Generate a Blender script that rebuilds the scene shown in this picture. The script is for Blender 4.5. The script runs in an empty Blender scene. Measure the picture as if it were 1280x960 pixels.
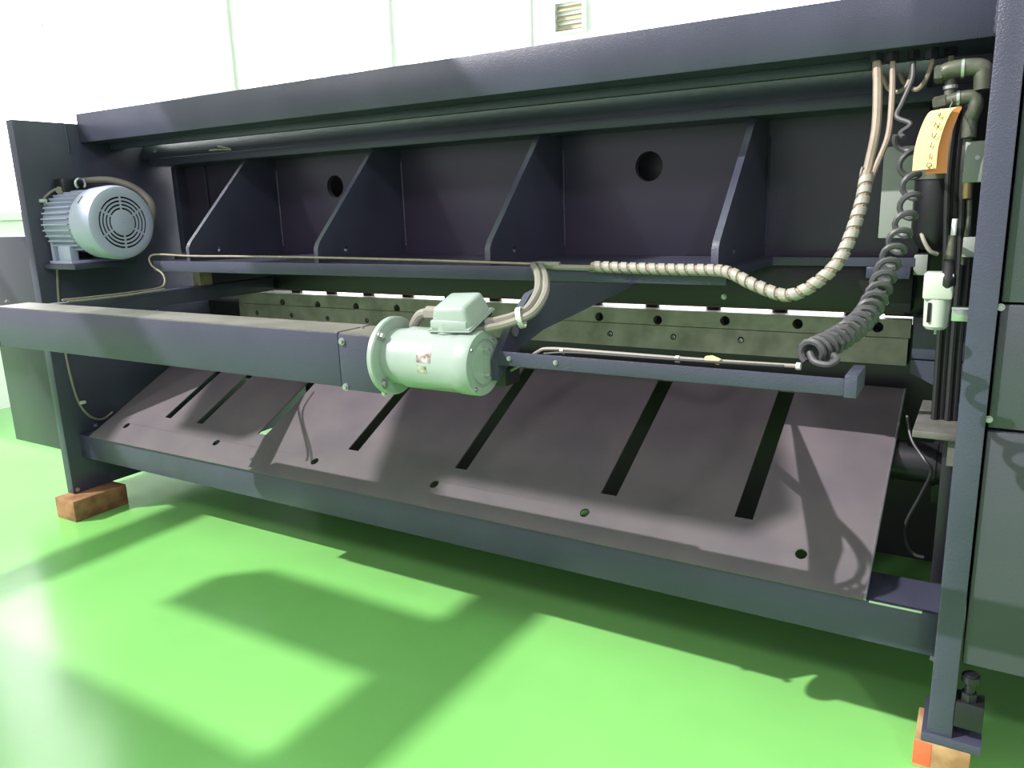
import bpy, bmesh, math, random
from mathutils import Vector, Matrix
from mathutils.geometry import tessellate_polygon
random.seed(7)
R = math.radians
scene = bpy.context.scene
COL = scene.collection

# ------------------------------------------------------------------ camera
cd = bpy.data.cameras.new('camera'); cam = bpy.data.objects.new('camera', cd); COL.objects.link(cam)
cd.sensor_width = 36.0; cd.lens = 36.0 * 980.0 / 1280.0; cd.clip_start = 0.05; cd.clip_end = 200
cam.matrix_world = Matrix(((0.857284, -0.088699, 0.507146, 0.0000), (0.513865, 0.208133, -0.832240, 0.0000), (-0.031735, 0.974070, 0.224008, 1.5000), (0, 0, 0, 1)))
scene.camera = cam

# ------------------------------------------------------------------ sky, sun, exposure
scene.view_settings.view_transform = 'Standard'; scene.view_settings.look = 'None'
scene.view_settings.gamma = 1.0; scene.view_settings.use_curve_mapping = False
scene.view_settings.exposure = 0.6
w = bpy.data.worlds.new('sky'); scene.world = w; w.use_nodes = True
bgn = w.node_tree.nodes['Background']; bgn.inputs[0].default_value = (1.0, 0.90, 1.06, 1); bgn.inputs[1].default_value = 0.62
def sun(name, direction, strength, angle, colour):
    l = bpy.data.lights.new(name, 'SUN'); l.energy = strength; l.angle = R(angle); l.color = colour
    o = bpy.data.objects.new(name, l); COL.objects.link(o)
    o.location = (-6, -4, 8); o.rotation_euler = Vector(direction).to_track_quat('-Z', 'Y').to_euler()
sun('sun', (0.40, 0.38, -0.48), 4.0, 0.5, (1.0, 0.94, 0.95))
def lamp(name, loc, watts, radius=0.25):
    l = bpy.data.lights.new(name, 'POINT'); l.energy = watts; l.shadow_soft_size = radius; l.color = (1.0, 0.95, 0.97)
    o = bpy.data.objects.new(name, l); COL.objects.link(o); o.location = loc
lamp('added_lamp', (-7.5, -3.6, 5.5), 330)  # unseen lamps added for fill and overlapping second shadows
lamp('added_lamp', (3.2, -3.0, 5.5), 330)

# ------------------------------------------------------------------ materials
MATS = {}
def mat(name, col, rough=0.5, metal=0.0, bump=0.0, bscale=300.0, var=0.0, vscale=6.0, col2=None, coat=0.0, spec=0.5):
    m = bpy.data.materials.new(name); m.use_nodes = True; MATS[name] = m
    nt = m.node_tree; b = nt.nodes['Principled BSDF']
    b.inputs['Base Color'].default_value = (*col, 1); b.inputs['Roughness'].default_value = rough
    b.inputs['Metallic'].default_value = metal; b.inputs['Coat Weight'].default_value = coat
    b.inputs['Specular IOR Level'].default_value = spec
    tc = nt.nodes.new('ShaderNodeTexCoord')
    if var > 0 or col2:
        n = nt.nodes.new('ShaderNodeTexNoise'); n.inputs['Scale'].default_value = vscale; n.inputs['Detail'].default_value = 6
        nt.links.new(tc.outputs['Object'], n.inputs['Vector'])
        r = nt.nodes.new('ShaderNodeValToRGB')
        c2 = col2 or tuple(c * (1 - var) for c in col)
        r.color_ramp.elements[0].position = 0.35; r.color_ramp.elements[1].position = 0.65
        r.color_ramp.elements[0].color = (*c2, 1); r.color_ramp.elements[1].color = (*col, 1)
        nt.links.new(n.outputs['Fac'], r.inputs['Fac']); nt.links.new(r.outputs['Color'], b.inputs['Base Color'])
    if bump > 0:
        n2 = nt.nodes.new('ShaderNodeTexNoise'); n2.inputs['Scale'].default_value = bscale; n2.inputs['Detail'].default_value = 2
        nt.links.new(tc.outputs['Object'], n2.inputs['Vector'])
        bp = nt.nodes.new('ShaderNodeBump'); bp.inputs['Strength'].default_value = bump; bp.inputs['Distance'].default_value = 0.002
        nt.links.new(n2.outputs['Fac'], bp.inputs['Height']); nt.links.new(bp.outputs['Normal'], b.inputs['Normal'])
    return m
navy = mat('navy_hammertone_paint', (0.053, 0.057, 0.090), 0.33, bump=0.5, bscale=260, var=0.25, vscale=3)
plum = mat('plum_black_paint', (0.050, 0.041, 0.068), 0.36, bump=0.25, bscale=220, var=0.3, vscale=2, col2=(0.036, 0.037, 0.060))
coverp = mat('cover_paint', (0.045, 0.052, 0.060), 0.30, bump=0.3, bscale=260)
lit = mat('lit_beam_top', (0.20, 0.19, 0.165), 0.45, var=0.3, vscale=12)  # light falling on the beam top, put into the colour
black = mat('black_paint', (0.010, 0.010, 0.013), 0.4, bump=0.15, bscale=200)
rubber = mat('black_rubber', (0.018, 0.018, 0.020), 0.45)
rubgrey = mat('grey_rubber', (0.060, 0.060, 0.064), 0.5)
plate = mat('rolled_steel_plate', (0.122, 0.106, 0.112), 0.48, var=0.3, vscale=5, col2=(0.098, 0.086, 0.098), bump=0.05, bscale=60)
blade = mat('machined_steel', (0.33, 0.31, 0.27), 0.42, metal=0.2, col2=(0.19, 0.175, 0.145), vscale=9, bump=0.06, bscale=90)
bright = mat('bright_steel', (0.62, 0.63, 0.64), 0.3, metal=0.9)
zinc = mat('zinc_bolt', (0.42, 0.43, 0.44), 0.35, metal=0.8)
chrome = mat('polished_table_steel', (0.7, 0.68, 0.70), 0.25, metal=0.9)
rust = mat('brown_primer', (0.10, 0.035, 0.03), 0.5, var=0.4)
gmot = mat('pale_green_paint', (0.295, 0.36, 0.32), 0.3, bump=0.05, bscale=150, coat=0.2)
bmot = mat('blue_grey_paint', (0.40, 0.43, 0.56), 0.35, bump=0.05, bscale=150)
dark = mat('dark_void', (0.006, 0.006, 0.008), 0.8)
tan = mat('tan_cable_sheath', (0.30, 0.24, 0.18), 0.5, var=0.2, vscale=30)
greyc = mat('grey_cable_sheath', (0.235, 0.22, 0.185), 0.5)
wrap = mat('ivory_spiral_wrap', (0.34, 0.325, 0.275), 0.5, var=0.15, vscale=40)
wood = mat('timber', (0.34, 0.17, 0.075), 0.7, col2=(0.16, 0.075, 0.035), vscale=14, bump=0.3, bscale=80)
woodp = mat('pale_timber', (0.46, 0.31, 0.15), 0.7, col2=(0.27, 0.15, 0.06), vscale=14, bump=0.3, bscale=80)
orange = mat('orange_spray_paint', (0.75, 0.13, 0.05), 0.6)
tagm = mat('yellow_paper', (0.95, 0.74, 0.34), 0.6)
tago = mat('orange_paper', (0.95, 0.36, 0.12), 0.6)
ink = mat('ink', (0.10, 0.05, 0.04), 0.6)
white = mat('white_wall_paint', (0.90, 0.91, 0.90), 0.6)
frame = mat('white_window_frame', (0.80, 0.82, 0.80), 0.5)
beige = mat('beige_louvre', (0.34, 0.32, 0.22), 0.6)
brass = mat('brass', (0.45, 0.36, 0.16), 0.35, metal=0.8)
olive = mat('olive_galvanised', (0.15, 0.16, 0.12), 0.4, metal=0.5, var=0.3, vscale=40)
plastic = mat('pale_grey_plastic', (0.55, 0.60, 0.52), 0.35)
gbox = mat('grey_green_plate', (0.26, 0.29, 0.26), 0.45)
shelfm = mat('worn_grey_steel', (0.13, 0.13, 0.115), 0.45, var=0.3, vscale=20)
label_m = mat('worn_metal_label', (0.60, 0.60, 0.55), 0.35, metal=0.5, col2=(0.16, 0.10, 0.08), vscale=60)
stain = mat('rusted_steel', (0.24, 0.19, 0.13), 0.55, col2=(0.12, 0.09, 0.06), vscale=20)
def glow(name, col, s):
    m = bpy.data.materials.new(name); m.use_nodes = True; nt = m.node_tree
    b = nt.nodes['Principled BSDF']; b.inputs['Base Color'].default_value = (0.8, 0.85, 0.9, 1)
    b.inputs['Emission Color'].default_value = (*col, 1); b.inputs['Emission Strength'].default_value = s
    return m
pane_m = glow('daylit_frosted_glass', (1.0, 0.95, 1.02), 4.0)
# floor: green epoxy
fl = mat('green_epoxy_floor', (0.215, 0.56, 0.15), 0.22, var=0.12, vscale=1.5, bump=0.04, bscale=25, spec=0.5)

# ------------------------------------------------------------------ mesh helpers
class MB:
    def __init__(self): self.bm = bmesh.new()
    def box(self, a, b, bevel=0.0):
        bm2 = bmesh.new(); bmesh.ops.create_cube(bm2, size=1)
        for v in bm2.verts:
            v.co = Vector([a[i] + (v.co[i] + 0.5) * (b[i] - a[i]) for i in range(3)])
        if bevel: bmesh.ops.bevel(bm2, geom=bm2.edges[:], offset=bevel, segments=2, affect='EDGES', profile=0.5)
        return self.add(bm2)
    def add(self, bm2, M=None):
        if M is not None: bm2.transform(M)
        me = bpy.data.meshes.new('t'); bm2.to_mesh(me); bm2.free(); self.bm.from_mesh(me); bpy.data.meshes.remove(me); return self
    def prism(self, loops, lo, hi, axis='x', fn=None):
        """outer loop + hole loops in the plane across axis, thick from lo to hi"""
        def pt(u, v, t):
            if fn: return Vector(fn(u, v, t))
            return Vector({'x': (t, u, v), 'y': (u, t, v), 'z': (u, v, t)}[axis])
        tri = tessellate_polygon([[Vector((u, v, 0)) for u, v in L] for L in loops])
        flat = [p for L in loops for p in L]
        bm2 = bmesh.new()
        A = [bm2.verts.new(pt(u, v, lo)) for u, v in flat]; B = [bm2.verts.new(pt(u, v, hi)) for u, v in flat]
        for t in tri:
            if len(set(t)) < 3: continue
            try: bm2.faces.new([A[i] for i in t]); bm2.faces.new([B[i] for i in reversed(t)])
            except ValueError: pass
        k = 0
        for L in loops:
            n = len(L)
            for i in range(n):
                j = (i + 1) % n
                bm2.faces.new((A[k + i], A[k + j], B[k + j], B[k + i]))
            k += n
        bmesh.ops.recalc_face_normals(bm2, faces=bm2.faces[:])
        return self.add(bm2)
    def cyl(self, a, b, r, r2=None, n=24, bevel=0.0):
        a, b = Vector(a), Vector(b); d = b - a; bm2 = bmesh.new()
        bmesh.ops.create_cone(bm2, cap_ends=True, segments=n, radius1=r, radius2=r if r2 is None else r2, depth=d.length)
        if bevel:
            es = [e for e in bm2.edges if any(len(f.verts) > 4 for f in e.link_faces)]
            bmesh.ops.bevel(bm2, geom=es, offset=bevel, segments=2, affect='EDGES')
        M = Matrix.Translation((a + b) / 2) @ d.to_track_quat('Z', 'Y').to_matrix().to_4x4()
        return self.add(bm2, M)
    def lathe(self, prof, origin, axis, n=40):
        """prof: (distance along axis, radius) list"""
        ax = Vector(axis).normalized(); Q = ax.to_track_quat('Z', 'Y'); o = Vector(origin); bm2 = bmesh.new(); rings = []
        for d, r in prof:
            if r < 1e-5: rings.append([bm2.verts.new(o + ax * d)])
            else: rings.append([bm2.verts.new(o + Q @ Vector((r * math.cos(2 * math.pi * k / n), r * math.sin(2 * math.pi * k / n), d))) for k in range(n)])
        for P, S in zip(rings, rings[1:]):
            for k in range(n):
                j = (k + 1) % n
                if len(P) == 1 and len(S) == 1: break
                if len(P) == 1: bm2.faces.new((P[0], S[k], S[j]))
                elif len(S) == 1: bm2.faces.new((P[k], P[j], S[0]))
                else: bm2.faces.new((P[k], P[j], S[j], S[k]))
        bmesh.ops.recalc_face_normals(bm2, faces=bm2.faces[:])
        return self.add(bm2)
    def tube(self, pts, r, n=8, rf=None):
        pts = [Vector(p) for p in pts]; bm2 = bmesh.new(); rings = []
        t0 = (pts[1] - pts[0]).normalized(); u = t0.orthogonal().normalized()
        for i, p in enumerate(pts):
            t = (pts[min(i + 1, len(pts) - 1)] - pts[max(i - 1, 0)]).normalized()
            u = (u - t * u.dot(t)).normalized(); v = t.cross(u); rr = rf(i) if rf else r
            rings.append([bm2.verts.new(p + (u * math.cos(2 * math.pi * k / n) + v * math.sin(2 * math.pi * k / n)) * rr) for k in range(n)])
        for P, S in zip(rings, rings[1:]):
            for k in range(n): bm2.faces.new((P[k], P[(k + 1) % n], S[(k + 1) % n], S[k]))
        bm2.faces.new(rings[0][::-1]); bm2.faces.new(rings[-1])
        bmesh.ops.recalc_face_normals(bm2, faces=bm2.faces[:])
        return self.add(bm2)
    def mesh(self, name, m, smooth=True):
        me = bpy.data.meshes.new(name); self.bm.to_mesh(me); self.bm.free(); me.materials.append(m)
        if smooth:
            for p in me.polygons: p.use_smooth = True
            me.set_sharp_from_angle(angle=R(35))
        return me
ORG = {}
def put(name, me, parent=None, loc=(0, 0, 0), rot=None):
    o = bpy.data.objects.new(name, me); COL.objects.link(o)
    if parent is not None: o.parent = parent
    o.location = Vector(loc) - ORG.get(parent.name, Vector()) if parent is not None else Vector(loc)
    if rot is not None: o.rotation_euler = rot
    ORG[o.name] = Vector(loc)
    return o
def part(name, mb, m, parent, label=None):
    o = put(name, mb.mesh(name, m), parent)
    if label: o['label'] = label
    return o
def tag(o, label, cat, group=None):
    o['label'] = label; o['category'] = cat
    if group: o['group'] = group
    return o
def thing(name, label, cat, loc, group=None):
    o = put(name, None, None, loc); return tag(o, label, cat, group)
def single(name, mb, m, label, cat, group=None): return tag(put(name, mb.mesh(name, m)), label, cat, group)
def struct(name, mb, m, parent=None, loc=(0, 0, 0)):
    o = put(name, mb.mesh(name, m), parent)
    o['kind'] = 'structure'
    return o
def spline(ctrl, n=12):
    P = [Vector(p) for p in ctrl]; P = [P[0] * 2 - P[1]] + P + [P[-1] * 2 - P[-2]]; out = []
    for i in range(1, len(P) - 2):
        for k in range(n):
            t = k / n; a, b, c, d = P[i - 1:i + 3]
            out.append(0.5 * ((2 * b) + (c - a) * t + (2 * a - 5 * b + 4 * c - d) * t * t + (3 * b - a - 3 * c + d) * t ** 3))
    return out + [P[-2]]
def resample(pts, step):
    out = [pts[0].copy()]; need = step
    for a, b in zip(pts, pts[1:]):
        L = (b - a).length; pos = need
        while pos <= L:
            out.append(a.lerp(b, pos / L)); pos += step
        need = pos - L
    return out
def helix(ctrl, cr, pitch, seg=14):
    """points of a coil of radius cr(t) and pitch(t) round a spline, t in 0..1"""
    pts = resample(spline(ctrl, 20), 0.0015); n = len(pts); u = None; ph = 0.0; out = []; last = -1
    for i, p in enumerate(pts):
        t = (pts[min(i + 1, n - 1)] - pts[max(i - 1, 0)]).normalized()
        u = t.orthogonal().normalized() if u is None else (u - t * u.dot(t)).normalized(); v = t.cross(u); f = i / (n - 1)
        ph += 2 * math.pi * 0.0015 / pitch(f)
        if ph - last >= 2 * math.pi / seg:
            out.append(p + (u * math.cos(ph) + v * math.sin(ph)) * cr(f)); last = ph
    return out
def circ(u, v, r, n=16): return [(u + r * math.cos(2 * math.pi * k / n), v + r * math.sin(2 * math.pi * k / n)) for k in range(n)]
def rect(u0, v0, u1, v1): return [(u0, v0), (u1, v0), (u1, v1), (u0, v1)]
_hex = {}
def hexbolt(r):
    if r not in _hex:
        mb = MB(); mb.cyl((0, 0, 0), (0, 0, r * 0.35), r * 1.45, n=16); mb.cyl((0, 0, r * 0.3), (0, 0, r * 1.2), r, n=6, bevel=r * 0.1)
        _hex[r] = mb.mesh('bolt', zinc)
    return _hex[r]
FRONT = (R(90), 0, 0); RIGHT = (0, R(90), 0); UP = (0, 0, 0)      # the way a bolt head points: to -Y, +X, +Z
def bolt(parent, loc, rot=FRONT, r=0.008, name='bolt'): return put(name, hexbolt(r), parent, loc, rot)

# ------------------------------------------------------------------ room
fl_o = struct('floor', MB().box((-16, -14, -0.2), (12, 9, 0)), fl)
hol = [rect(-6.6, 1.9, -4.75, 4.6), rect(-3.7, 2.3, 2.2, 5.0)]
struct('wall_back', MB().prism([rect(-7.0, 0, 12, 6.5)] + hol, 8.5, 8.7, 'y'), white)
hl = [rect(2.6, 1.5, 5.4, 4.6), rect(5.9, 1.5, 8.0, 4.6)]
struct('wall_left', MB().prism([rect(2.3, 0, 8.7, 6.5)] + hl, -7.0, -6.8, 'x'), white)
k = 0
for (x0, z0, x1, z1) in ((-6.6, 1.9, -4.75, 4.6), (-3.7, 2.3, 2.2, 5.0)):
    k += 1; mb = MB(); xm = (x0 + x1) / 2; zm = (z0 + z1) / 2
    for a, b in (((x0, 8.46, z0), (x0 + .06, 8.6, z1)), ((x1 - .06, 8.46, z0), (x1, 8.6, z1)), ((x0, 8.46, z0), (x1, 8.6, z0 + .06)), ((x0, 8.46, z1 - .06), (x1, 8.6, z1)),
                 ((xm - .02, 8.5, z0), (xm + .02, 8.58, z1)), ((x0, 8.51, zm - .021), (x1, 8.575, zm + .021))): mb.box(a, b)
    wn = struct('window_%d' % k, mb, frame)
    for (a0, a1) in ((x0 + .06, xm - .02), (xm + .02, x1 - .06)):
        for (b0, b1) in ((z0 + .06, zm - .02), (zm + .02, z1 - .06)):
            put('pane', MB().box((a0, 8.53, b0), (a1, 8.545, b1)).mesh('pane', pane_m), wn)
for (y0, z0, y1, z1) in ((2.6, 1.5, 5.4, 4.6), (5.9, 1.5, 8.0, 4.6)):
    k += 1; mb = MB(); ym = (y0 + y1) / 2; zm = (z0 + z1) / 2
    for a, b in (((-6.9, y0, z0), (-6.76, y0 + .06, z1)), ((-6.9, y1 - .06, z0), (-6.76, y1, z1)), ((-6.9, y0, z0), (-6.76, y1, z0 + .06)), ((-6.9, y0, z1 - .06), (-6.76, y1, z1)),
                 ((-6.88, ym - .02, z0), (-6.8, ym + .02, z1)), ((-6.875, y0, zm - .021), (-6.81, y1, zm + .021))): mb.box(a, b)
    wn = struct('window_%d' % k, mb, frame)
    for (a0, a1) in ((y0 + .06, ym - .02), (ym + .02, y1 - .06)):
        for (b0, b1) in ((z0 + .06, zm - .02), (zm + .02, z1 - .06)):
            put('pane', MB().box((-6.845, a0, b0), (-6.83, a1, b1)).mesh('pane', pane_m), wn)
struct('ceiling', MB().box((-16, -.55, 6.0), (12, 5.2, 6.2)), white)  # unseen partial slab, added to cut sky light over the machine
n = 0  # unseen roof pieces added to shape the sun patches on floor and chute
for (a, b) in (((-7.7, -3.05, 6.0), (-6.55, -2.80, 6.2)), ((-6.5, -2.08, 6.0), (-5.15, -.55, 6.2)), ((-7.9, -2.08, 6.0), (-7.45, -.55, 6.2)), ((-13, -2.08, 6.0), (-8.65, -.55, 6.2)),
               ((-13, -4.5, 6.0), (-6.2, -3.65, 6.2)), ((-6.80, -5.5, 6.2), (-6.60, 1.0, 6.35)), ((-8.75, -5.5, 6.2), (-8.6, 1.0, 6.35))):
    n += 1; struct('sun_blocker_%d' % n, MB().box(a, b), frame)
# louvred vent on the back wall
LV = [(-4.4143, 8.4200, 3.6591), (-4.0783, 8.4200, 3.5941), (-4.0819, 8.4200, 3.3167), (-4.4208, 8.4200, 3.3687)]
lx0, lx1, lz1, lz0 = LV[0][0], LV[1][0], LV[0][2], LV[3][2]
t = thing('wall_louvre', 'small beige slatted vent high on the white back wall above the beam', 'vent', (lx0, 8.5, lz0))
mb = MB()
for a, b in (((lx0 - .03, 8.43, lz0 - .03), (lx0, 8.5, lz1 + .03)), ((lx1, 8.43, lz0 - .03), (lx1 + .03, 8.5, lz1 + .03)), ((lx0, 8.43, lz1), (lx1, 8.5, lz1 + .03)), ((lx0, 8.43, lz0 - .03), (lx1, 8.5, lz0))): mb.box(a, b)
part('louvre_frame', mb, frame, t)
for i in range(3):
    h = (lz1 - lz0) / 3; z = lz0 + h * i
    part('slat', MB().prism([[(8.44, z + .01), (8.495, z + h - .03), (8.5, z + h - .02), (8.45, z + .01)]], lx0, lx1, 'x'), beige, t)

# ------------------------------------------------------------------ machine frame
fr = thing('plate_shear', 'dark navy hammertone steel frame of a long plate shear seen from behind', 'machine', (-2, 2.1, 0.085))
sp = part('side_plate', MB().box((-4.0, 2.09, .11), (-3.945, 3.8, 1.955), .003), navy, fr)
sr = part('side_plate', MB().box((-.03, 2.09, .11), (.028, 3.8, 2.3), .003), navy, fr)
part('foot_plate', MB().box((-.042, 2.084, .085), (.095, 2.26, .11), .002), navy, fr)
tb = part('cross_beam', MB().box((-3.945, 2.40, 1.864), (-.03, 2.44, 2.002), .004).box((-3.945, 2.44, 1.864), (-.03, 2.68, 1.885)).box((-3.945, 2.44, 1.985), (-.03, 2.68, 2.002)), navy, fr)
put('beam_lip', MB().box((-3.9, 2.53, 1.835), (-.33, 2.56, 1.864), .002).mesh('beam_lip', navy), tb)
part('apron_beam', MB().box((-3.945, 2.165, .288), (-.03, 2.18, .41), .002).box((-3.945, 2.18, .395), (-.03, 2.36, .408)).box((-3.945, 2.18, .288), (-.03, 2.30, .30)), navy, fr)
part('flange_glint', MB().box((-.198, 2.164, .405), (-.068, 2.172, .4115), .001), bright, fr, 'bright strip painted as the glint on the apron flange')  # bright strip added as the glint along the flange
part('bed_plate', MB().box((-3.945, 3.05, .55), (-.03, 3.10, 1.0)), black, fr)
part('bed_skirt', MB().box((-3.62, 3.44, .002), (-.03, 3.48, .985)), black, fr)
part('ram_guide', MB().box((-.30, 3.05, 1.07), (-.03, 3.09, 2.3), .003), black, fr)
part('work_table', MB().box((-3.945, 3.10, .985), (-.03, 4.3, 1.035)), chrome, fr)
bl = part('blade_strip', MB().prism([rect(-3.62, 1.002, -.209, 1.065)] + [circ(x, z, .019) for x, z in [(p[0], p[2]) for p in ((-3.2731, 3.0000, 1.0167), (-3.0117, 3.0000, 1.0134), (-2.7441, 3.0000, 1.0132), (-2.4781, 3.0000, 1.0156), (-2.2062, 3.0000, 1.0170), (-1.9398, 3.0000, 1.0206), (-1.3868, 3.0000, 1.0237), (-1.1279, 3.0000, 1.0224), (-0.8546, 3.0000, 1.0323), (-0.5843, 3.0000, 1.0334), (-0.3141, 3.0000, 1.0357))]], 3.0, 3.045, 'y'), blade, fr, 'grey green machined blade strip with a row of large round holes')
ls = part('blade_strip', MB().prism([rect(-3.62, .905, -.214, 1.0)] + [circ(x, z, .013) for x, z in [(p[0], p[2]) for p in ((-3.4777, 3.0000, 0.9510), (-3.2089, 3.0000, 0.9494), (-2.9453, 3.0000, 0.9443), (-2.6757, 3.0000, 0.9466), (-1.3358, 3.0000, 0.9549), (-1.0596, 3.0000, 0.9575), (-0.7906, 3.0000, 0.9609), (-0.5244, 3.0000, 0.9622))]], 2.997, 3.045, 'y'), blade, fr, 'grey green machined strip with small bolt holes')
for p in ((-3.5009, 3.0200, 0.9473), (-3.2303, 3.0200, 0.9458), (-2.9650, 3.0200, 0.9405), (-2.6935, 3.0200, 0.9429), (-1.3447, 3.0200, 0.9513), (-1.0667, 3.0200, 0.9539), (-0.7959, 3.0200, 0.9573), (-0.5279, 3.0200, 0.9587)):
    put('socket_screw', MB().lathe([(0, .009), (.012, .009), (.013, .008), (.013, .0045), (.006, .004), (.006, 0)], (0, 0, 0), (0, -1, 0), 12).mesh('socket_screw', zinc), ls, (p[0] + .002, 3.025, p[2]))
for (a, b) in ((-3.62, -2.62), (-2.61, -1.42), (-1.41, -.209)): pass
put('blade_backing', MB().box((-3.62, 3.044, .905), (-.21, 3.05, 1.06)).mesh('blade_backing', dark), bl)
eb = part('bed_end_block', MB().box((-.2085, 3.046, .935), (-.03, 3.06, 1.08), .001).box((-.2, 2.98, .935), (-.03, 3.05, 1.08), .003).prism([[(-.2, .93), (-.03, .93), (-.03, .83), (-.09, .83), (-.2, .885)]], 2.98, 3.06, 'y').box((-.2, 3.0, .9), (-.03, 3.05, .94)), navy, fr)
part('bed_bracket', MB().box((-.1, 2.9, .45), (-.03, 3.05, .86), .003), black, fr)
for i in range(13):
    x = -3.30 + i * .262
    hd = part('hold_down', MB().cyl((x, 3.14, 1.052), (x, 3.14, 1.30), .030, n=20).cyl((x, 3.14, 1.043), (x, 3.14, 1.052), .034, n=20), black, fr)
shelf = part('support_shelf', MB().box((-.137, 2.31, .845), (-.03, 2.68, .865), .003).box((-.05, 2.33, .77), (-.03, 2.66, .845)), shelfm, fr, 'worn grey steel shelf welded to the right side plate')
# covers outside the plates
def cover(name, a, b, screws):
    c = part(name, MB().box(a, b, .004), coverp, fr)
    for s in screws: put('screw', hexbolt(.006), c, s, FRONT)
cover('cover_panel', (.033, 2.112, 1.244), (1.2, 3.7, 2.4), [])
cover('cover_panel', (.033, 2.112, .945), (1.2, 3.7, 1.239), [(0.0336, 2.1120, 1.2329), (0.0339, 2.1120, 0.9661)])
cover('cover_panel', (.033, 2.105, .322), (1.2, 3.7, .938), [])
cover('cover_panel', (-4.49, 2.12, .327), (-4.0, 3.7, 1.42), [])
# bolt through apron and side plates
for p in ((-0.0300, 1.1126, 0.9650), (-0.0300, 0.9781, 0.9424), (-0.0300, 2.2439, 1.0696)): pass
for x in (-.03,):
    for y, z in ((2.22, .37), (2.22, .255)): bolt(fr, (x, y, z), (0, R(-90), 0), .009)
for p in ((-3.9450, 2.2604, 0.4333), (-3.9450, 2.2027, 0.3443), (-3.9450, 2.1123, 0.1272)): bolt(fr, (-3.945, p[1], p[2]), RIGHT, .008)
part('weld_bead', MB().tube([(-3.943, 2.34 + .002 * math.sin(k * 1.9), 1.95 - .0135 * k) for k in range(11)], .006, 6), navy, fr)
part('weld_bead', MB().tube([(-.033, 2.398, 1.99 - .012 * k) for k in range(11)], .007, 6, lambda i: .006 + .003 * (i % 2)), navy, fr)
# levelling foot on the right
br = part('levelling_bracket', MB().box((.0285, 2.086, .150), (.092, 2.15, .222), .002), black, fr)
lv = thing('levelling_bolt', 'black levelling jack bolt with round head standing in a bracket beside the right foot', 'bolt', (.056, 2.110, .223))
part('thread', MB().cyl((.056, 2.110, .223), (.056, 2.110, .270), .012, n=16).cyl((.056, 2.110, .223), (.056, 2.110, .244), .019, n=6), black, lv)
part('bolt_head', MB().cyl((.056, 2.110, .270), (.056, 2.110, .297), .021, n=16, bevel=.005), black, lv)

# ------------------------------------------------------------------ ram
rm = thing('shear_ram', 'dark plum steel ram with triangular gussets and two round holes across the frame', 'machine', (-2, 2.9, 1.083))
part('ram_panel', MB().prism([rect(-3.82, 1.25, -.2, 1.765), circ(-2.727, 1.608, .052, 28), circ(-1.131, 1.621, .055, 28)], 2.90, 2.925, 'y'), plum, rm)
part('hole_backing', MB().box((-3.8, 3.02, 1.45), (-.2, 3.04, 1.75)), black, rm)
part('ram_flange', MB().box((-3.84, 2.70, 1.752), (-.06, 2.93, 1.79), .003), navy, rm)
part('torque_tube', MB().prism([[(2.722, 1.79), (2.722, 1.815), (2.75, 1.86), (2.80, 1.90), (2.92, 1.92), (2.92, 1.79)]], -3.94, -.20, 'x'), navy, rm)
GX = (-3.127, -2.328, -1.506, -.701)
for gx in GX:
    g = part('gusset', MB().prism([[(2.9, 1.752), (2.725, 1.752), (2.715, 1.745), (2.35, 1.375), (2.335, 1.35), (2.335, 1.29), (2.9, 1.29)], circ(2.50, 1.335, .012, 10)], gx - .011, gx + .011, 'x'), navy, rm)
    put('weld_bead', MB().tube([(gx + .012 + .002 * random.random(), 2.898, 1.70 - .012 * k) for k in range(32)], .006, 6, lambda i: .0065 if i % 2 else .0045).mesh('weld_bead', navy), g)
part('ram_flange', MB().prism([[(-3.37, 2.345), (-.66, 2.345), (-.645, 2.83), (-.2, 2.83), (-.2, 2.93), (-3.8, 2.93), (-3.8, 2.75), (-3.37, 2.6)]], 1.262, 1.29, 'z'), navy, rm)
part('flange_edge_bar', MB().box((-3.37, 2.32, 1.243), (-.66, 2.345, 1.292), .003), navy, rm)
part('blade_holder', MB().box((-3.70, 2.87, 1.108), (-.205, 3.0, 1.262), .003), black, rm)
part('ram_blade', MB().box((-3.6, 2.955, 1.0895), (-.23, 3.0, 1.108)), rust, rm, 'thin reddish brown blade edge under the ram')
for px in ((-0.8232, 2.8700, 1.1414), (-0.2817, 2.8700, 1.1402), (-1.2876, 2.8700, 1.1550)): bolt(rm, (px[0], 2.87, px[2]), FRONT, .007)
part('end_block', MB().box((-.34, 2.80, 1.225), (-.21, 2.87, 1.262), .003), navy, rm)
part('guide_block', MB().box((-.205, 2.83, 1.235), (-.165, 2.93, 1.30), .004), gbox, rm)
part('end_rib', MB().box((-3.86, 2.84, 1.29), (-3.82, 2.93, 1.752), .003), navy, rm)
part('end_rib', MB().box((-3.66, 2.888, 1.47), (-3.645, 2.90, 1.752), .003), navy, rm)

# ------------------------------------------------------------------ discharge chute
SL = .52; CS = math.sqrt(1 + SL * SL)
def chute(u, v, t): return (u, 2.155 + v - t * SL / CS, .4125 + (v - .0) * SL + t / CS)
slots = []
for x, wd in ((-3.44, .046), (-3.20, .046), (-2.765, .052), (-2.215, .056), (-1.668, .056), (-1.050, .060), (-.589, .058)):
    slots.append(rect(x - wd / 2, .185, x + wd / 2, .74))
hls = [circ(x, .10, .017, 14) for x in (-3.66, -2.98, -2.357, -1.733, -1.10, -.396)]
ch = thing('discharge_chute', 'sloping grey brown sheet steel chute with seven long slots under the ram', 'chute', (-2, 2.16, .41))
part('chute_plate', MB().prism([rect(-3.835, 0, -.207, .80)] + slots + hls, 0, .006, fn=chute), plate, ch)
part('chute_hem', MB().tube([chute(-.208, v, .004) for v in (0, .4, .8)], .004, 8), bright, ch)
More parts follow.
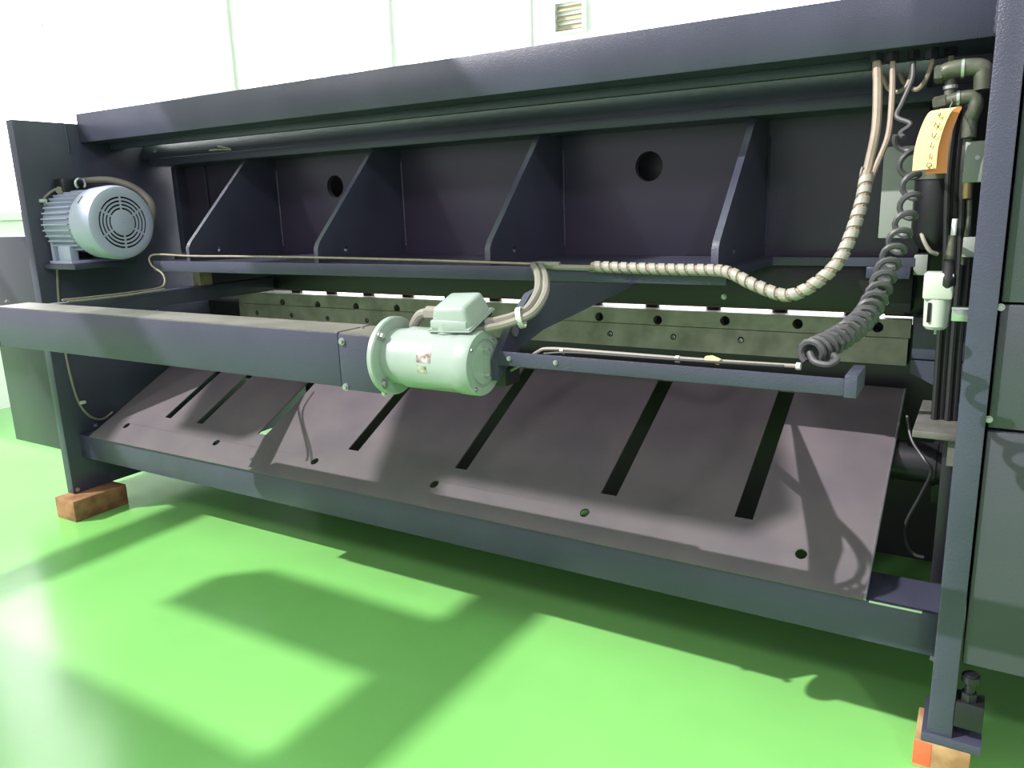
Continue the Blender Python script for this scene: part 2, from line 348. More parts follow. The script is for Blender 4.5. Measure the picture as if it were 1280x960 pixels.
sl = part('slug', MB().prism([[(-1.742, .085), (-1.722, .087), (-1.733, .115)]], .001, .010, fn=chute), bright, ch) if False else None
for (u, v) in ((-3.80, .012), (-.24, .03)):
    pass

# ------------------------------------------------------------------ back gauge
bg = thing('back_gauge', 'dark navy box beam on two arms reaching out behind the shear', 'machine part', (-2.2, 1.5, 1.04))
part('gauge_beam', MB().box((-3.165, 1.5, 1.040), (-1.445, 1.63, 1.185), .003), navy, bg)
part('lit_cap', MB().box((-3.165, 1.503, 1.185), (-1.445, 1.628, 1.188)), lit, bg, 'pale grey top face of the box beam, light painted in')  # thin sheet added to carry the painted light on the beam top
part('lit_cap', MB().box((-1.44, 1.503, 1.183), (-1.305, 1.628, 1.186)), lit, bg, 'pale grey top face of the end cover, light painted in')
ec = part('end_cover', MB().box((-1.443, 1.499, 1.034), (-1.300, 1.63, 1.183), .003), navy, bg)
for p in ((-1.4284, 1.4970, 1.1636), (-1.4274, 1.4970, 1.0415), (-1.2939, 1.4970, 1.0392)): bolt(bg, (p[0], 1.499, p[2]), FRONT, .007)
for p in ((-2.3644, 1.6638, 1.1850), (-1.4270, 1.5783, 1.1830), (-3.3107, 1.7137, 1.1850)): bolt(bg, (p[0], min(p[1], 1.62), 1.185), UP, .005)
part('beam_end_bracket', MB().box((-3.22, 1.51, 1.035), (-3.165, 1.62, 1.175), .003), black, bg)
bolt(bg, (-3.19, 1.51, 1.062), FRONT, .008)
part('gauge_arm', MB().box((-3.235, 1.63, 1.10), (-3.17, 2.86, 1.168), .003), navy, bg)
part('gauge_arm', MB().prism([[(1.50, 1.10), (1.60, 1.160), (1.72, 1.187), (2.30, 1.235), (2.86, 1.255), (2.86, 1.262), (2.345, 1.262), (2.345, 1.243), (2.31, 1.243), (1.77, 1.301), (1.66, 1.285), (1.56, 1.215), (1.50, 1.15)]], -.968, -.95, 'x'), navy, bg)
part('arm_bracket', MB().box((-3.225, 2.42, 1.168), (-3.175, 2.49, 1.262), .003), stain, bg, 'rusty upright bracket joining left arm to ram')
cq = (-0.9469, 1.5800, 1.2049)
part('clamp_pin', MB().cyl((cq[0], 1.58, cq[2]), (-.968, 1.58, cq[2]), .013, n=16), bright, bg, 'bright round pin on the right arm')
part('coupling_housing', MB().box((-1.30, 1.56, 1.07), (-.968, 1.63, 1.17), .004), black, bg)
# stop bar carrying the sensor cable
part('stop_bar', MB().box((-.95, 1.5, 1.138), (-.195, 1.507, 1.170), .001).box((-.95, 1.507, 1.138), (-.195, 1.60, 1.146)), navy, bg)
part('bar_end_cap', MB().box((-.205, 1.495, 1.136), (-.183, 1.60, 1.178), .002), navy, bg)
for x in (-.92, -.80): bolt(bg, (x, 1.5, 1.155), FRONT, .004)

# ------------------------------------------------------------------ green motor
CY, CZ = 1.48, 1.144; MXO = 0.0507
gm = thing('green_motor', 'pale green flange motor with terminal box on the end of the gauge beam', 'motor', (-1.28 + MXO, CY, CZ - .1))
part('flange', MB().lathe([(0, 0), (0, .094), (.003, .097), (.015, .097), (.018, .094), (.018, .075), (.018, 0)], (-1.298 + MXO, CY, CZ), (1, 0, 0), 48), gmot, gm)
part('motor_body', MB().lathe([(0, 0), (0, .068), (.045, .070), (.05, .0745), (.205, .0745), (.208, .0765), (.250, .0765), (.255, .074), (.255, .056), (.252, .055), (.252, .049), (.256, .048), (.256, 0)], (-1.280 + MXO, CY, CZ), (1, 0, 0), 48), gmot, gm)
for a in (45, 135, 225, 315):
    bolt(gm, (-1.28 + MXO, CY + .083 * math.cos(R(a)), CZ + .083 * math.sin(R(a))), RIGHT, .008)
    put('end_screw', hexbolt(.0035), gm, (-.990 + MXO - .035, CY + .067 * math.cos(R(a + 8)), CZ + .067 * math.sin(R(a + 8))), RIGHT)
for s in (-1, 1): part('end_pin', MB().cyl((-.992 + MXO - .035, CY - .005, CZ + s * .030 + .004), (-.972 + MXO - .035, CY - .005, CZ + s * .030 + .004), .0035, n=10), bright, gm)
part('end_seam', MB().box((-.9905 + MXO - .035, CY - .0062, CZ - .024), (-.9885 + MXO - .035, CY - .0048, CZ + .030)), gbox, gm)
# terminal box: neck, tray, domed lid tipped towards the room
tbx = MB(); tbx.cyl((-1.115 + MXO, CY, CZ + .068), (-1.115 + MXO, CY, CZ + .092), .036, n=24)
part('box_neck', tbx, gmot, gm)
def lidmesh():
    b = bmesh.new(); bmesh.ops.create_cube(b, size=1)
    for v in b.verts:
        s = 1.0 if v.co.z < 0 else .80
        v.co = Vector((v.co.x * .112 * s, v.co.y * .105 * s - (0.0 if v.co.z < 0 else -.008), v.co.z * .054))
    bmesh.ops.bevel(b, geom=b.edges[:], offset=.012, segments=3, affect='EDGES', profile=.6)
    return b
Mt = Matrix.Translation((-1.098 + MXO, CY + .010, CZ + .116)) @ Matrix.Rotation(R(20), 4, 'X') @ Matrix.Rotation(R(-3), 4, 'Y')
tb2 = part('terminal_box', MB().add(lidmesh(), Mt), gmot, gm)
rimb = bmesh.new(); bmesh.ops.create_cube(rimb, size=1)
for v in rimb.verts: v.co = Vector((v.co.x * .124, v.co.y * .117, v.co.z * .009))
bmesh.ops.bevel(rimb, geom=rimb.edges[:], offset=.004, segments=2, affect='EDGES')
put('lid_rim', MB().add(rimb, Mt @ Matrix.Translation((0, 0, -.023))).mesh('lid_rim', gmot), tb2)
base = MB().box((-1.150 + MXO, CY - .035, CZ + .078), (-1.048 + MXO, CY + .06, CZ + .100), .005)
put('box_base', base.mesh('box_base', gmot), tb2)
part('cable_gland', MB().cyl((-1.175 + MXO, CY + .03, CZ + .105), (-1.205 + MXO, CY + .03, CZ + .105), .017, n=6).tube(spline([(-1.2 + MXO, CY + .03, CZ + .105), (-1.225 + MXO, CY + .03, CZ + .10), (-1.25 + MXO, CY + .035, CZ + .075), (-1.27 + MXO, CY + .05, CZ + .05)]), .012, 10), greyc, gm, 'grey cable gland and stub')
# worn nameplate wrapped on the body
def nplate(a0, a1, x0, x1, n=8):
    b = bmesh.new(); rows = []
    for i in range(n + 1):
        a = R(a0 + (a1 - a0) * i / n); rows.append([b.verts.new((x, CY - .0752 * math.cos(a), CZ + .0752 * math.sin(a))) for x in (x0, x1)])
    for p, q in zip(rows, rows[1:]): b.faces.new((p[0], p[1], q[1], q[0]))
    bmesh.ops.recalc_face_normals(b, faces=b.faces[:])
    bmesh.ops.solidify(b, geom=b.faces[:], thickness=-.0006)
    return MB().add(b)
part('nameplate', nplate(5, 38, -1.165 + MXO, -1.125 + MXO), label_m, gm, 'scuffed silver nameplate with peeling print')
part('nameplate', nplate(-14, -1, -1.163 + MXO, -1.138 + MXO), label_m, gm, 'torn lower scrap of the label')

# ------------------------------------------------------------------ grey motor
MY, MZ, MX = 2.285, 1.472, -3.5
em = thing('pump_motor', 'blue grey finned electric motor with round fan grille on the left side plate', 'motor', (-3.7, MY, 1.28))
part('motor_body', MB().lathe([(0, 0), (0, .13), (.02, .14), (.26, .14), (.26, 0)], (-3.944, MY, MZ), (1, 0, 0), 40), bmot, em)
for i in range(36):
    a = 2 * math.pi * i / 36
    if -1.25 < math.sin(a) < -.80: continue
    M = Matrix.Translation((-3.80, MY, MZ)) @ Matrix.Rotation(a, 4, 'X')
    b = bmesh.new(); bmesh.ops.create_cube(b, size=1)
    for v in b.verts: v.co = Vector((v.co.x * .22, .146 + v.co.y * .026, v.co.z * (.008 if v.co.y < 0 else .005)))
    part('cooling_fin', MB().add(b, M), bmot, em)
cw = part('fan_cowl', MB().lathe([(.0, .150), (0, .166), (.10, .172), (.125, .171), (.150, .163), (.158, .150), (.158, .1265), (.150, .1265), (.150, 0)], (-3.70 + .04, MY, MZ), (1, 0, 0), 56), bmot, em)
gx0 = -3.66 + .150
put('grille_void', MB().cyl((gx0 + .0005, MY, MZ), (gx0 + .0025, MY, MZ), .1265, n=40).mesh('grille_void', dark), cw)
def ring(r0, r1, x0, x1): return MB().lathe([(0, r0), (0, r1), (x1 - x0, r1), (x1 - x0, r0), (0, r0)], (x0, MY, MZ), (1, 0, 0), 48)
for r0, r1 in ((.0685, .077), (.0855, .094), (.1025, .111), (.1195, .1268)): put('grille_ring', ring(r0, r1, gx0 + .003, gx0 + .008).mesh('grille_ring', bmot), cw)
for a in (30, 90, 150, 210, 270, 330):
    M = Matrix.Translation((gx0 + .0055, MY, MZ)) @ Matrix.Rotation(R(a), 4, 'X'); b = bmesh.new(); bmesh.ops.create_cube(b, size=1)
    for v in b.verts: v.co = Vector((v.co.x * .0052, .090 + v.co.y * .074, v.co.z * .008))
    put('grille_spoke', MB().add(b, M).mesh('grille_spoke', bmot), cw)
put('grille_hub', MB().lathe([(0, 0), (0, .060), (.006, .060), (.007, .058), (.007, .005), (.004, .004), (.004, 0)], (gx0 + .002, MY, MZ), (1, 0, 0), 40).mesh('grille_hub', bmot), cw)
put('cowl_slot', MB().add(MB().box((-3.606, .168, -.020), (-3.602, .1715, .020)).bm, Matrix.Translation((0, MY, MZ)) @ Matrix.Rotation(R(140), 4, 'X')).mesh('cowl_slot', rust), cw)
part('motor_foot', MB().box((-3.93, MY - .135, 1.285), (-3.74, MY + .135, 1.30), .003).box((-3.92, MY - .125, 1.30), (-3.90, MY - .075, 1.40), .003).box((-3.86, MY - .125, 1.30), (-3.76, MY - .085, 1.37), .003).box((-3.92, MY + .08, 1.30), (-3.76, MY + .125, 1.40), .003), bmot, em)
for x in (-3.88, -3.80): bolt(em, (x, MY - .13 + .02, 1.372), UP, .007)
part('lifting_eye', MB().tube([(-3.80, MY + .024 * math.cos(R(a)), MZ + .188 + .024 * math.sin(R(a))) for a in range(-50, 231, 14)], .006, 8), bright, em)
part('motor_junction_box', MB().box((-3.93, MY - .06, MZ + .15), (-3.84, MY + .06, MZ + .215), .01), black, em)
part('motor_shelf', MB().box((-3.945, MY - .16, 1.262), (-3.68, MY + .16, 1.285), .002), navy, em)

# ------------------------------------------------------------------ timber blocks
for (nm, a, b, m, lab) in (('timber_block', (-4.0, 2.02, 0), (-3.835, 2.31, .109), wood, 'brown timber block under the foot of the left side plate'),
                           ('timber_block', (-.056, 2.085, 0), (.074, 2.24, .084), woodp, 'pale timber block with orange paint under the right foot')):
    tbk = single(nm, MB().box(a, b, .004), m, lab, 'block')
    if a[0] > -1: put('paint_mark', MB().box((-.0572, 2.0836, .012), (-.015, 2.0856, .080), .0005).mesh('paint_mark', orange), tbk)['label'] = 'orange spray paint mark'

# ------------------------------------------------------------------ cables and hoses
def cable(name, ctrl, r, m, label, cat='cable', group=None, n=8):
    return single(name, MB().tube(spline(ctrl, 10), r, n), m, label, cat, group)
# spiral wrapped hose from the beam to the ram edge
hs = [(-0.2991, 2.3500, 1.5524), (-0.3044, 2.3000, 1.4596), (-0.3352, 2.2500, 1.3372), (-0.3866, 2.2200, 1.2713), (-0.4612, 2.2200, 1.2326), (-0.5532, 2.2400, 1.2544), (-0.6299, 2.2700, 1.2839), (-0.6856, 2.3000, 1.2896), (-0.7988, 2.3100, 1.2894), (-0.9277, 2.3100, 1.2912), (-1.0944, 2.3150, 1.2949)]
th = thing('wrapped_hose', 'ivory spiral wrapped cable hose sagging from the beam to the ram edge', 'hose', hs[-1])
part('hose_core', MB().tube(spline(hs, 10), .0145, 10), tan, th)
def wrap_band(ctrl, r, pitch, width, seg=16):
    pts = resample(spline(ctrl, 20), .0015); n = len(pts); u = None; b = bmesh.new(); rows = []; T = pitch / .0015; st = max(1, round(T / seg))
    for i in range(0, n, 1):
        t = (pts[min(i + 1, n - 1)] - pts[max(i - 1, 0)]).normalized()
        u = t.orthogonal().normalized() if u is None else (u - t * u.dot(t)).normalized(); v = t.cross(u)
        if i % st: continue
        a = 2 * math.pi * i / T; d = (u * math.cos(a) + v * math.sin(a)); p = pts[i]
        rows.append([b.verts.new(p + d * rr + t * ww) for rr, ww in ((r, -width / 2), (r + .003, -width * .42), (r + .003, width * .42), (r, width / 2))])
    for p, q in zip(rows, rows[1:]):
        for k in range(3): b.faces.new((p[k], p[k + 1], q[k + 1], q[k]))
    bmesh.ops.recalc_face_normals(b, faces=b.faces[:])
    return MB().add(b)
part('spiral_wrap', wrap_band(hs, .0150, .031, .023), wrap, th)
cable('hose_lead', [(-0.3063, 2.4500, 1.8406), (-0.2963, 2.4200, 1.7713), (-0.2886, 2.3800, 1.6658), (-0.2978, 2.3600, 1.5732), (-0.3007, 2.3500, 1.5463)], .012, tan, 'thick tan hose lead hanging left of the row under the beam', 'hose')
cable('hose_lead', [(-0.2669, 2.4500, 1.8361), (-0.2596, 2.4200, 1.7476), (-0.2580, 2.3800, 1.6433), (-0.2830, 2.3600, 1.5580), (-0.2932, 2.3400, 1.5107)], .008, tan, 'thinner tan hose lead hanging second from the left under the beam', 'hose')
cable('looped_hose', [(-0.2940, 2.5000, 1.8103), (-0.2775, 2.4800, 1.7754), (-0.2508, 2.4600, 1.7607), (-0.2304, 2.4600, 1.7729), (-0.2235, 2.4700, 1.7996), (-0.2209, 2.4800, 1.8307)], .006, tan, 'tan hose loop drooping between the second and third connector', 'hose')
cable('looped_hose', [(-0.2524, 2.5000, 1.8121), (-0.2377, 2.4900, 1.7849), (-0.2074, 2.4700, 1.7636), (-0.1871, 2.4600, 1.7807), (-0.1735, 2.4600, 1.8230), (-0.1754, 2.4700, 1.8403)], .0065, tan, 'tan hose loop rising to the fourth connector', 'hose')
cable('hose_stub', [(-0.1296, 2.5000, 1.8071), (-0.1325, 2.5000, 1.8432)], .008, tan, 'short tan hose stub at the right end of the connector row', 'hose')
lab5 = ('leftmost dark connector under the beam above the thick tan lead', 'dark connector under the beam above the thinner tan lead', 'dark connector under the beam above the black coiled cable', 'dark connector under the beam where the tan loop rises', 'rightmost dark connector under the beam above the elbow pipes')
for (p, l5) in zip(((-0.3083, 2.4600, 1.8522), (-0.2688, 2.4600, 1.8497), (-0.2207, 2.4800, 1.8548), (-0.1761, 2.4700, 1.8483), (-0.1337, 2.5000, 1.8572)), lab5):
    c5 = thing('hose_connector', l5, 'connector', p, 'connectors under the beam')
    x, y, z = p
    part('collar', MB().cyl((x, y, z + .012), (x, y, 1.865), .015, n=16), black, c5); part('nut', MB().cyl((x, y, z - .012), (x, y, z + .014), .017, n=6, bevel=.002), black, c5)
# coiled cable
cc = [(-0.2157, 2.4400, 1.8292), (-0.2145, 2.4200, 1.7832), (-0.2314, 2.4000, 1.7271), (-0.2402, 2.3800, 1.6903), (-0.2049, 2.3600, 1.6683), (-0.2259, 2.3600, 1.6480), (-0.2156, 2.3400, 1.6343)]
cl = thing('coiled_cable', 'grey coiled spring cable hanging from the beam to the end of the stop bar', 'cable', (-0.2785, 1.5600, 1.1919))
part('straight_lead', MB().tube(spline(cc, 12), .0065, 8), rubgrey, cl)
hx = [(-0.2196, 2.3400, 1.6385), (-0.2006, 2.3000, 1.5766), (-0.1794, 2.2200, 1.5007), (-0.1810, 2.1200, 1.4230), (-0.1943, 2.0000, 1.3413), (-0.2030, 1.8800, 1.2777), (-0.2169, 1.7600, 1.2377), (-0.2507, 1.6300, 1.2132), (-0.2791, 1.5600, 1.2028)]
part('coil', MB().tube(helix(hx, lambda f: .020 + .001 * f, lambda f: .090 - .073 * f ** 1.02), .0074, 7), rubgrey, cl)
part('cable_tail', MB().tube(spline([(-0.2791, 1.5600, 1.2028), (-0.2669, 1.5450, 1.1893), (-0.2415, 1.5400, 1.1860), (-0.2280, 1.5500, 1.1944), (-0.2365, 1.5650, 1.2002)], 10), .0065, 8), rubgrey, cl)
# cable along the stop bar
cable('sensor_cable', [(-0.9923, 1.6000, 1.0960), (-0.9223, 1.5600, 1.1311), (-0.8614, 1.5300, 1.1694), (-0.8240, 1.5300, 1.1793), (-0.6871, 1.5300, 1.1797), (-0.5260, 1.5300, 1.1792), (-0.4112, 1.5300, 1.1796), (-0.2897, 1.5300, 1.1811)], .0042, greyc, 'thin grey cable lying along the stop bar with white ties')
cable('sensor_cable', [(-0.8349, 1.5120, 1.1708), (-0.7551, 1.5120, 1.1782), (-0.5198, 1.5120, 1.1797), (-0.3153, 1.5120, 1.1825)], .003, rubber, 'thin black cable in front of the grey one on the stop bar')
ties = (((703, 439), 'white cable tie near the left end of the stop bar'), ((847, 449), 'white cable tie halfway along the stop bar'), ((998, 458), 'white cable tie at the coiled cable end of the stop bar'))
for q, ((px, py), l) in zip(((-0.7978, 1.5300, 1.1756), (-0.5311, 1.5300, 1.1772), (-0.2926, 1.5300, 1.1808)), ties):
    single('cable_tie', MB().lathe([(-.004, .0055), (-.004, .0075), (.004, .0075), (.004, .0055), (-.004, .0055)], q, (1, 0, 0.02), 14), plastic, l, 'cable tie', 'ties on the stop bar')
single('folded_tape', MB().prism([[(0, 0), (.028, -.006), (.030, .004), (.012, .010), (0, .008)]], 0, .012, fn=lambda u, v, t: (-.470 + u, 1.515 + t, 1.181 + v)), tagm, 'scrap of yellow tape beside the coil on the stop bar', 'tape')
# twin motor cables
for i, lab in enumerate(('left grey cable of the pair looping down from the ram edge to the green motor', 'right grey cable of the pair looping down from the ram edge to the green motor')):
    d = 6.5 * i
    A = [[(-1.2104, 2.3150, 1.2987), (-1.2387, 2.3120, 1.2986), (-1.2988, 2.3000, 1.2989), (-1.1526, 2.0500, 1.3066), (-0.9719, 1.7400, 1.3159), (-0.9136, 1.6300, 1.2933), (-0.9094, 1.5750, 1.2623), (-0.9276, 1.5500, 1.2480), (-0.9593, 1.5300, 1.2381), (-0.9886, 1.5100, 1.2321)],
         [(-1.0944, 2.3150, 1.2898), (-1.2090, 2.3120, 1.2911), (-1.2715, 2.3000, 1.2966), (-1.1282, 2.0500, 1.3046), (-0.9458, 1.7300, 1.3134), (-0.8833, 1.6100, 1.2908), (-0.8812, 1.5550, 1.2586), (-0.9096, 1.5300, 1.2405), (-0.9451, 1.5100, 1.2287), (-0.9761, 1.4900, 1.2226)]][i]
    cable('motor_cable', A, .0105 if i == 0 else .0095, greyc, lab)
for q, ax, l in (((-1.2925, 2.3050, 1.2959), (0, 0, 1), 'grey cable clip at the ram edge above the green motor'), ((-0.9119, 1.5450, 1.2438), (.8, .25, .2), 'pale cable tie around the cable pair right of the green motor')):
    single('cable_clip', MB().lathe([(-.006, .021), (-.006, .025), (.006, .025), (.006, .021), (-.006, .021)], q, ax, 18), plastic if ax[0] else rubgrey, l, 'cable clip')
# cable on the rail at the left
cable('rail_cable', [(-1.3157, 2.3300, 1.2990), (-1.8186, 2.3300, 1.3081), (-2.3031, 2.3300, 1.3136), (-2.7743, 2.3300, 1.3155), (-3.0933, 2.3300, 1.3154), (-3.3400, 2.3300, 1.3213), (-3.3889, 2.3200, 1.3069), (-3.3642, 2.3100, 1.2706), (-3.2802, 2.3000, 1.2356), (-3.2425, 2.2800, 1.1978), (-3.2373, 2.2400, 1.1764), (-3.1774, 2.0500, 1.1774), (-3.0274, 1.7500, 1.1934), (-3.0076, 1.6700, 1.1974)], .0045, tan, 'thin tan cable along the ram edge dropping at its left end', 'cable')
cable('rail_cable', [(-3.1347, 2.2000, 1.1798), (-3.1333, 2.0200, 1.1719), (-3.0090, 1.7700, 1.1854), (-2.9716, 1.6700, 1.1926)], .0035, greyc, 'thin grey cable lying on the left gauge arm', 'cable')
cable('motor_lead', [(-3.9150, 2.2289, 1.6408), (-3.9350, 2.1972, 1.6152), (-3.9370, 2.1736, 1.5816), (-3.9370, 2.1901, 1.4940), (-3.9370, 2.1955, 1.3590), (-3.9370, 2.1683, 1.1179), (-3.9370, 2.1589, 0.8861), (-3.9370, 2.1650, 0.7205), (-3.9370, 2.1845, 0.5821), (-3.9370, 2.2302, 0.4941), (-3.9370, 2.2951, 0.4603), (-3.9370, 2.3574, 0.4843)], .006, greyc, 'grey cable running down the left side plate past the blue grey motor', 'cable')
for p, l in (((-3.9400, 2.1682, 1.5856), 'small pale clip beside the blue grey motor on the left plate'), ((-3.9400, 2.2018, 0.5735), 'small pale clip low on the left plate')):
    single('cable_clip', MB().box((-3.945, p[1] - .016, p[2] - .008), (-3.925, p[1] + .016, p[2] + .008), .003), plastic, l, 'cable clip')
cable('conduit', [(-3.8700, 2.2175, 1.6317), (-3.9824, 2.3400, 1.6704), (-3.8720, 2.3700, 1.6777), (-3.7907, 2.4200, 1.6786), (-3.7213, 2.4700, 1.6568), (-3.6756, 2.5200, 1.6123), (-3.6210, 2.5300, 1.5441), (-3.6568, 2.5300, 1.4382)], .017, greyc, 'thick grey flexible conduit arching over the blue grey motor', 'conduit', None, 12)
cable('pale_wire', [(-3.3400, 2.6900, 1.8032), (-3.2574, 2.6850, 1.8018), (-3.1890, 2.6900, 1.7979), (-3.2442, 2.6900, 1.8125), (-3.2782, 2.6900, 1.8183)], .004, wrap, 'short pale wire end lying at the left top flange of the ram', 'wire')

# ------------------------------------------------------------------ pneumatics at the right
pf = thing('elbow_pipework', 'olive galvanised elbow pipe fittings at the top of the right plate', 'pipe fitting', (-0.0745, 2.3300, 1.6659))
def pipe(name, ctrl, r, m=olive, lab=None): return part(name, MB().tube(spline(ctrl, 8), r, 14), m, pf, lab)
pipe('pipe_elbow', [(-0.1395, 2.3300, 1.7808), (-0.1192, 2.3300, 1.7879), (-0.0765, 2.3300, 1.7888), (-0.0541, 2.3300, 1.7828), (-0.0508, 2.3300, 1.7641), (-0.0482, 2.3300, 1.7345)], .021)
pipe('pipe_elbow', [(-0.1235, 2.3300, 1.7134), (-0.1029, 2.3300, 1.7173), (-0.0757, 2.3300, 1.7204), (-0.0632, 2.3300, 1.7137), (-0.0613, 2.3300, 1.6911), (-0.0696, 2.3400, 1.6662), (-0.0694, 2.3400, 1.6244)], .017)
pipe('riser', [(-0.1220, 2.3400, 1.7745), (-0.1199, 2.3400, 1.7499), (-0.1207, 2.3400, 1.7160)], .013)
for (p, q, r) in (((-0.0985, 2.3300, 1.7876), (-0.0917, 2.3300, 1.7877), .0235), ((-0.1029, 2.3300, 1.7173), (-0.0961, 2.3300, 1.7176), .020), ((-0.1201, 2.3400, 1.7518), (-0.1195, 2.3400, 1.7442), .017), ((-0.0720, 2.3400, 1.6740), (-0.0730, 2.3400, 1.6665), .012)):
    part('union_ring', MB().cyl(p, q, r, n=18), bright, pf)
part('fitting_nut', MB().cyl((-0.1569, 2.3300, 1.7789), (-0.1359, 2.3300, 1.7804), .022, n=6, bevel=.003), olive, pf)
part('fitting_nut', MB().cyl((-0.1549, 2.3300, 1.7086), (-0.1235, 2.3300, 1.7134), .018, n=6, bevel=.003), olive, pf)
part('valve_plate', MB().box((-.075, 2.335, 1.515), (-.0305, 2.36, 1.615), .003), gbox, pf, 'pale grey green plate with one screw')
bolt(pf, (-.046, 2.335, 1.575), FRONT, .004)
part('drop_pipe', MB().tube(spline([(-0.0696, 2.3450, 1.6247), (-0.0698, 2.3500, 1.6057)]), .009, 10), olive, pf)
part('brass_coupling', MB().cyl((-0.0643, 2.3500, 1.5414), (-0.0623, 2.3500, 1.4765), .012, n=12), brass, pf)
part('thin_pipe', MB().tube(spline([(-0.0549, 2.3500, 1.4723), (-0.0524, 2.3500, 1.4225), (-0.0564, 2.3600, 1.3616), (-0.0561, 2.3800, 1.3088)]), .006, 8), olive, pf)
part('mounting_tab', MB().box((-.06, 2.33, 1.33), (-.031, 2.36, 1.38), .002), gbox, pf)
# accumulator and its plate behind the coil
ac = thing('accumulator', 'dark round accumulator bottle with pale plate behind the coiled cable', 'pressure vessel', (-0.1468, 2.6200, 1.3580))
q0 = (-0.1641, 2.6200, 1.6057); q1 = (-0.1425, 2.6200, 1.3304)
part('vessel', MB().lathe([(0, 0), (0, .03), (.015, .05), (.05, .062), (.27, .062), (.30, .05), (.315, .02), (.315, 0)], (q1[0], 2.62, q1[2]), (0, 0, 1), 28), black, ac)
part('mounting_plate', MB().box((q0[0] - .135, 2.69, q1[2] + .03), (q0[0] + .05, 2.70, q1[2] + .30), .002), gbox, ac, 'pale grey green mounting plate')
part('vessel_band', MB().lathe([(.20, .062), (.20, .066), (.225, .066), (.225, .062)], (q1[0], 2.62, q1[2]), (0, 0, 1), 28), olive, ac)
part('vessel_pipe', MB().tube(spline([(-0.1719, 2.5700, 1.3789), (-0.1611, 2.5600, 1.3546), (-0.1450, 2.5600, 1.3297), (-0.1266, 2.5700, 1.3200)]), .006, 8), wrap, ac)
# black air tubes
labs = ('leftmost black air tube of the bundle running down beside the right plate', 'second black air tube from the left in the bundle beside the right plate', 'third black air tube from the left in the bundle beside the right plate', 'rightmost black air tube of the bundle running down beside the right plate')
for i in range(4):
    d = i * .0165
    cable('air_tube', [(-.105 + d * .9, 2.42 + .012 * (i % 2), 1.74 - .01 * i), (-.110 + d, 2.40 + .012 * (i % 2), 1.55), (-.098 + d, 2.42 + .012 * (i % 2), 1.30), (-.097 + d, 2.44 + .010 * (i % 2), 1.10), (-.093 + d, 2.45 + .010 * (i % 2), .866)], .0085, rubber, labs[i], 'tube', 'black air tubes')
# filter regulator
fg = thing('air_filter', 'pale grey air filter with clear bowl and dark knob by the right plate', 'air filter', (-0.0989, 2.2800, 1.1482))
f0 = (-0.0989, 2.2800, 1.1482); f1 = (-0.1034, 2.2800, 1.2288); f2 = (-0.1070, 2.2800, 1.2960); fx = (f0[0] + f2[0]) / 2
part('bowl', MB().lathe([(0, 0), (.002, .022), (.010, .029), (f1[2] - f0[2], .031), (f1[2] - f0[2], 0)], (fx, 2.28, f0[2]), (0, 0, 1), 28), plastic, fg)
part('sight_glass', MB().box((fx - .020, 2.2475, f0[2] + .022), (fx - .012, 2.253, f1[2] - .008), .001), dark, fg)
part('filter_body', MB().box((fx - .034, 2.248, f1[2]), (fx + .034, 2.312, f2[2]), .006), plastic, fg)
part('knob', MB().lathe([(0, 0), (.0, .012), (.012, .018), (.03, .018), (.042, .015), (.075, .014), (.078, .010), (.11, .010), (.11, 0)], (fx + .020, 2.262, f1[2] + .025), (0, 0, 1), 20), rubber, fg, 'dark adjusting knob')
part('fitting', MB().cyl((fx + .020, 2.262, f1[2] + .10), (fx + .020, 2.262, f1[2] + .16), .012, .009, n=12), olive, fg)
part('white_plug', MB().cyl((fx + .022, 2.262, f1[2] + .155), (fx + .023, 2.262, f1[2] + .20), .0062, n=12), white, fg, 'white plug on top')
part('drain', MB().cyl((fx + .002, 2.28, f0[2] - .012), (fx + .002, 2.28, f0[2] + .002), .005, n=10), zinc, fg)
part('filter_bracket', MB().box((fx + .034, 2.27, f0[2] + .025), (-.031, 2.278, f0[2] + .060), .002).box((fx + .034, 2.258, f0[2] + .057), (-.031, 2.278, f0[2] + .062)), bright, fg, 'bright steel mounting bracket')
# hanging tag
tgc = [(-0.1140, 2.2700, 1.6927), (-0.1318, 2.2600, 1.6860), (-0.1460, 2.2550, 1.6514), (-0.1557, 2.2500, 1.6011), (-0.1570, 2.2500, 1.5499)]
tg = thing('paper_tag', 'yellow and orange paper tag with handwritten letters hanging from the pipework', 'tag', tgc[-1])
def ribbon(ctrl, wv, th=.0006):
    P = spline(ctrl, 8); b = bmesh.new(); rows = []
    for p in P: rows.append([b.verts.new(p - Vector(wv) / 2), b.verts.new(p + Vector(wv) / 2)])
    for p, q in zip(rows, rows[1:]): b.faces.new((p[0], p[1], q[1], q[0]))
    bmesh.ops.recalc_face_normals(b, faces=b.faces[:]); bmesh.ops.solidify(b, geom=b.faces[:], thickness=th)
    return MB().add(b)
tf = part('tag_leaf', ribbon(tgc, (.052, .004, .004)), tagm, tg)
part('tag_leaf', ribbon([(-0.1108, 2.2750, 1.6928), (-0.1191, 2.2750, 1.6694), (-0.1304, 2.2700, 1.6193), (-0.1309, 2.2680, 1.5394)], (.046, .012, 0)), tago, tg, 'orange back leaf')
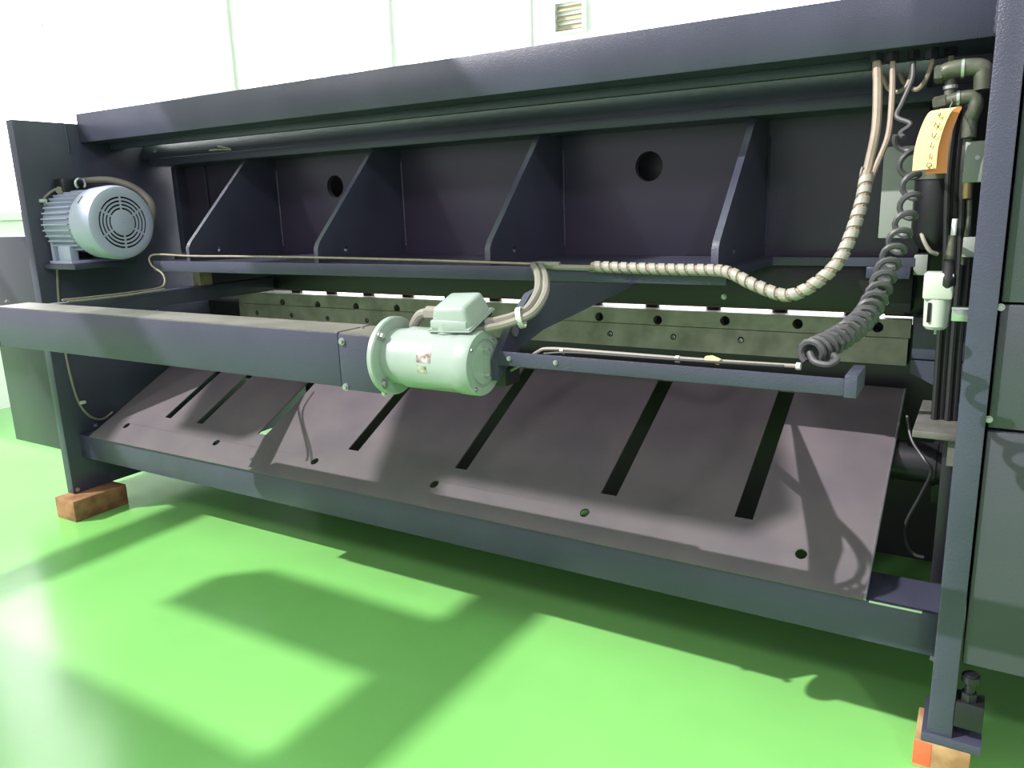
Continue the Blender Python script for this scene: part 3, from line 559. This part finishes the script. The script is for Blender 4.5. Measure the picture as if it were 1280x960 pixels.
def text(s, size, M, m, parent, name):
    c = bpy.data.curves.new(name, 'FONT'); c.body = s; c.size = size; c.align_x = 'CENTER'; c.align_y = 'CENTER'; c.extrude = .0003
    o = bpy.data.objects.new(name, c); COL.objects.link(o); dg = bpy.context.evaluated_depsgraph_get()
    me = bpy.data.meshes.new_from_object(o.evaluated_get(dg)); bpy.data.objects.remove(o)
    me.transform(M); me.materials.clear(); me.materials.append(m); put(name, me, parent)
for s, p in (('Q', (-0.1461, 2.2465, 1.5588)), ('L', (-0.1443, 2.2465, 1.5814)), ('L', (-0.1437, 2.2465, 1.6068)), ('U', (-0.1413, 2.2480, 1.6302)), ('N', (-0.1371, 2.2500, 1.6523)), ('4', (-0.1340, 2.2520, 1.6763))):
    text(s, .017, Matrix.Translation(p) @ Matrix.Rotation(R(90), 4, 'X') @ Matrix.Rotation(R(-12), 4, 'Z'), ink, tf, 'tag_letter')
part('tag_wire', MB().tube(spline([(-0.1141, 2.2720, 1.6928), (-0.1109, 2.2900, 1.7070), (-0.1163, 2.3100, 1.7204)]), .0015, 6), bright, tg)
# things seen low at the right behind the chute edge
tk = thing('oil_cylinder', 'black horizontal oil cylinder low behind the right chute edge', 'cylinder', (-0.1669, 2.7500, 0.4604))
c0 = (-0.1798, 2.7500, 0.6400)
part('barrel', MB().cyl((-.34, 2.75, c0[2]), (-.032, 2.75, c0[2]), .066, n=32, bevel=.008), black, tk)
part('gland', MB().cyl((-.10, 2.75, c0[2]), (-.085, 2.75, c0[2]), .072, n=28), black, tk)
cable('drain_hose', [(-0.1714, 2.6000, 0.8282), (-0.1498, 2.5500, 0.7683), (-0.1089, 2.5000, 0.7261), (-0.0895, 2.5000, 0.6918), (-0.1138, 2.5200, 0.6057), (-0.1458, 2.5200, 0.5096), (-0.1378, 2.5000, 0.4536), (-0.1129, 2.4800, 0.4332), (-0.0841, 2.4600, 0.4375)], .005, rubber, 'thin black hose looping down beside the right plate near the floor', 'hose')
single('guide_rail', MB().box((-.062, 2.36, .41), (-.032, 2.40, .84), .003), black, 'black upright rail under the worn shelf against the right plate', 'rail')
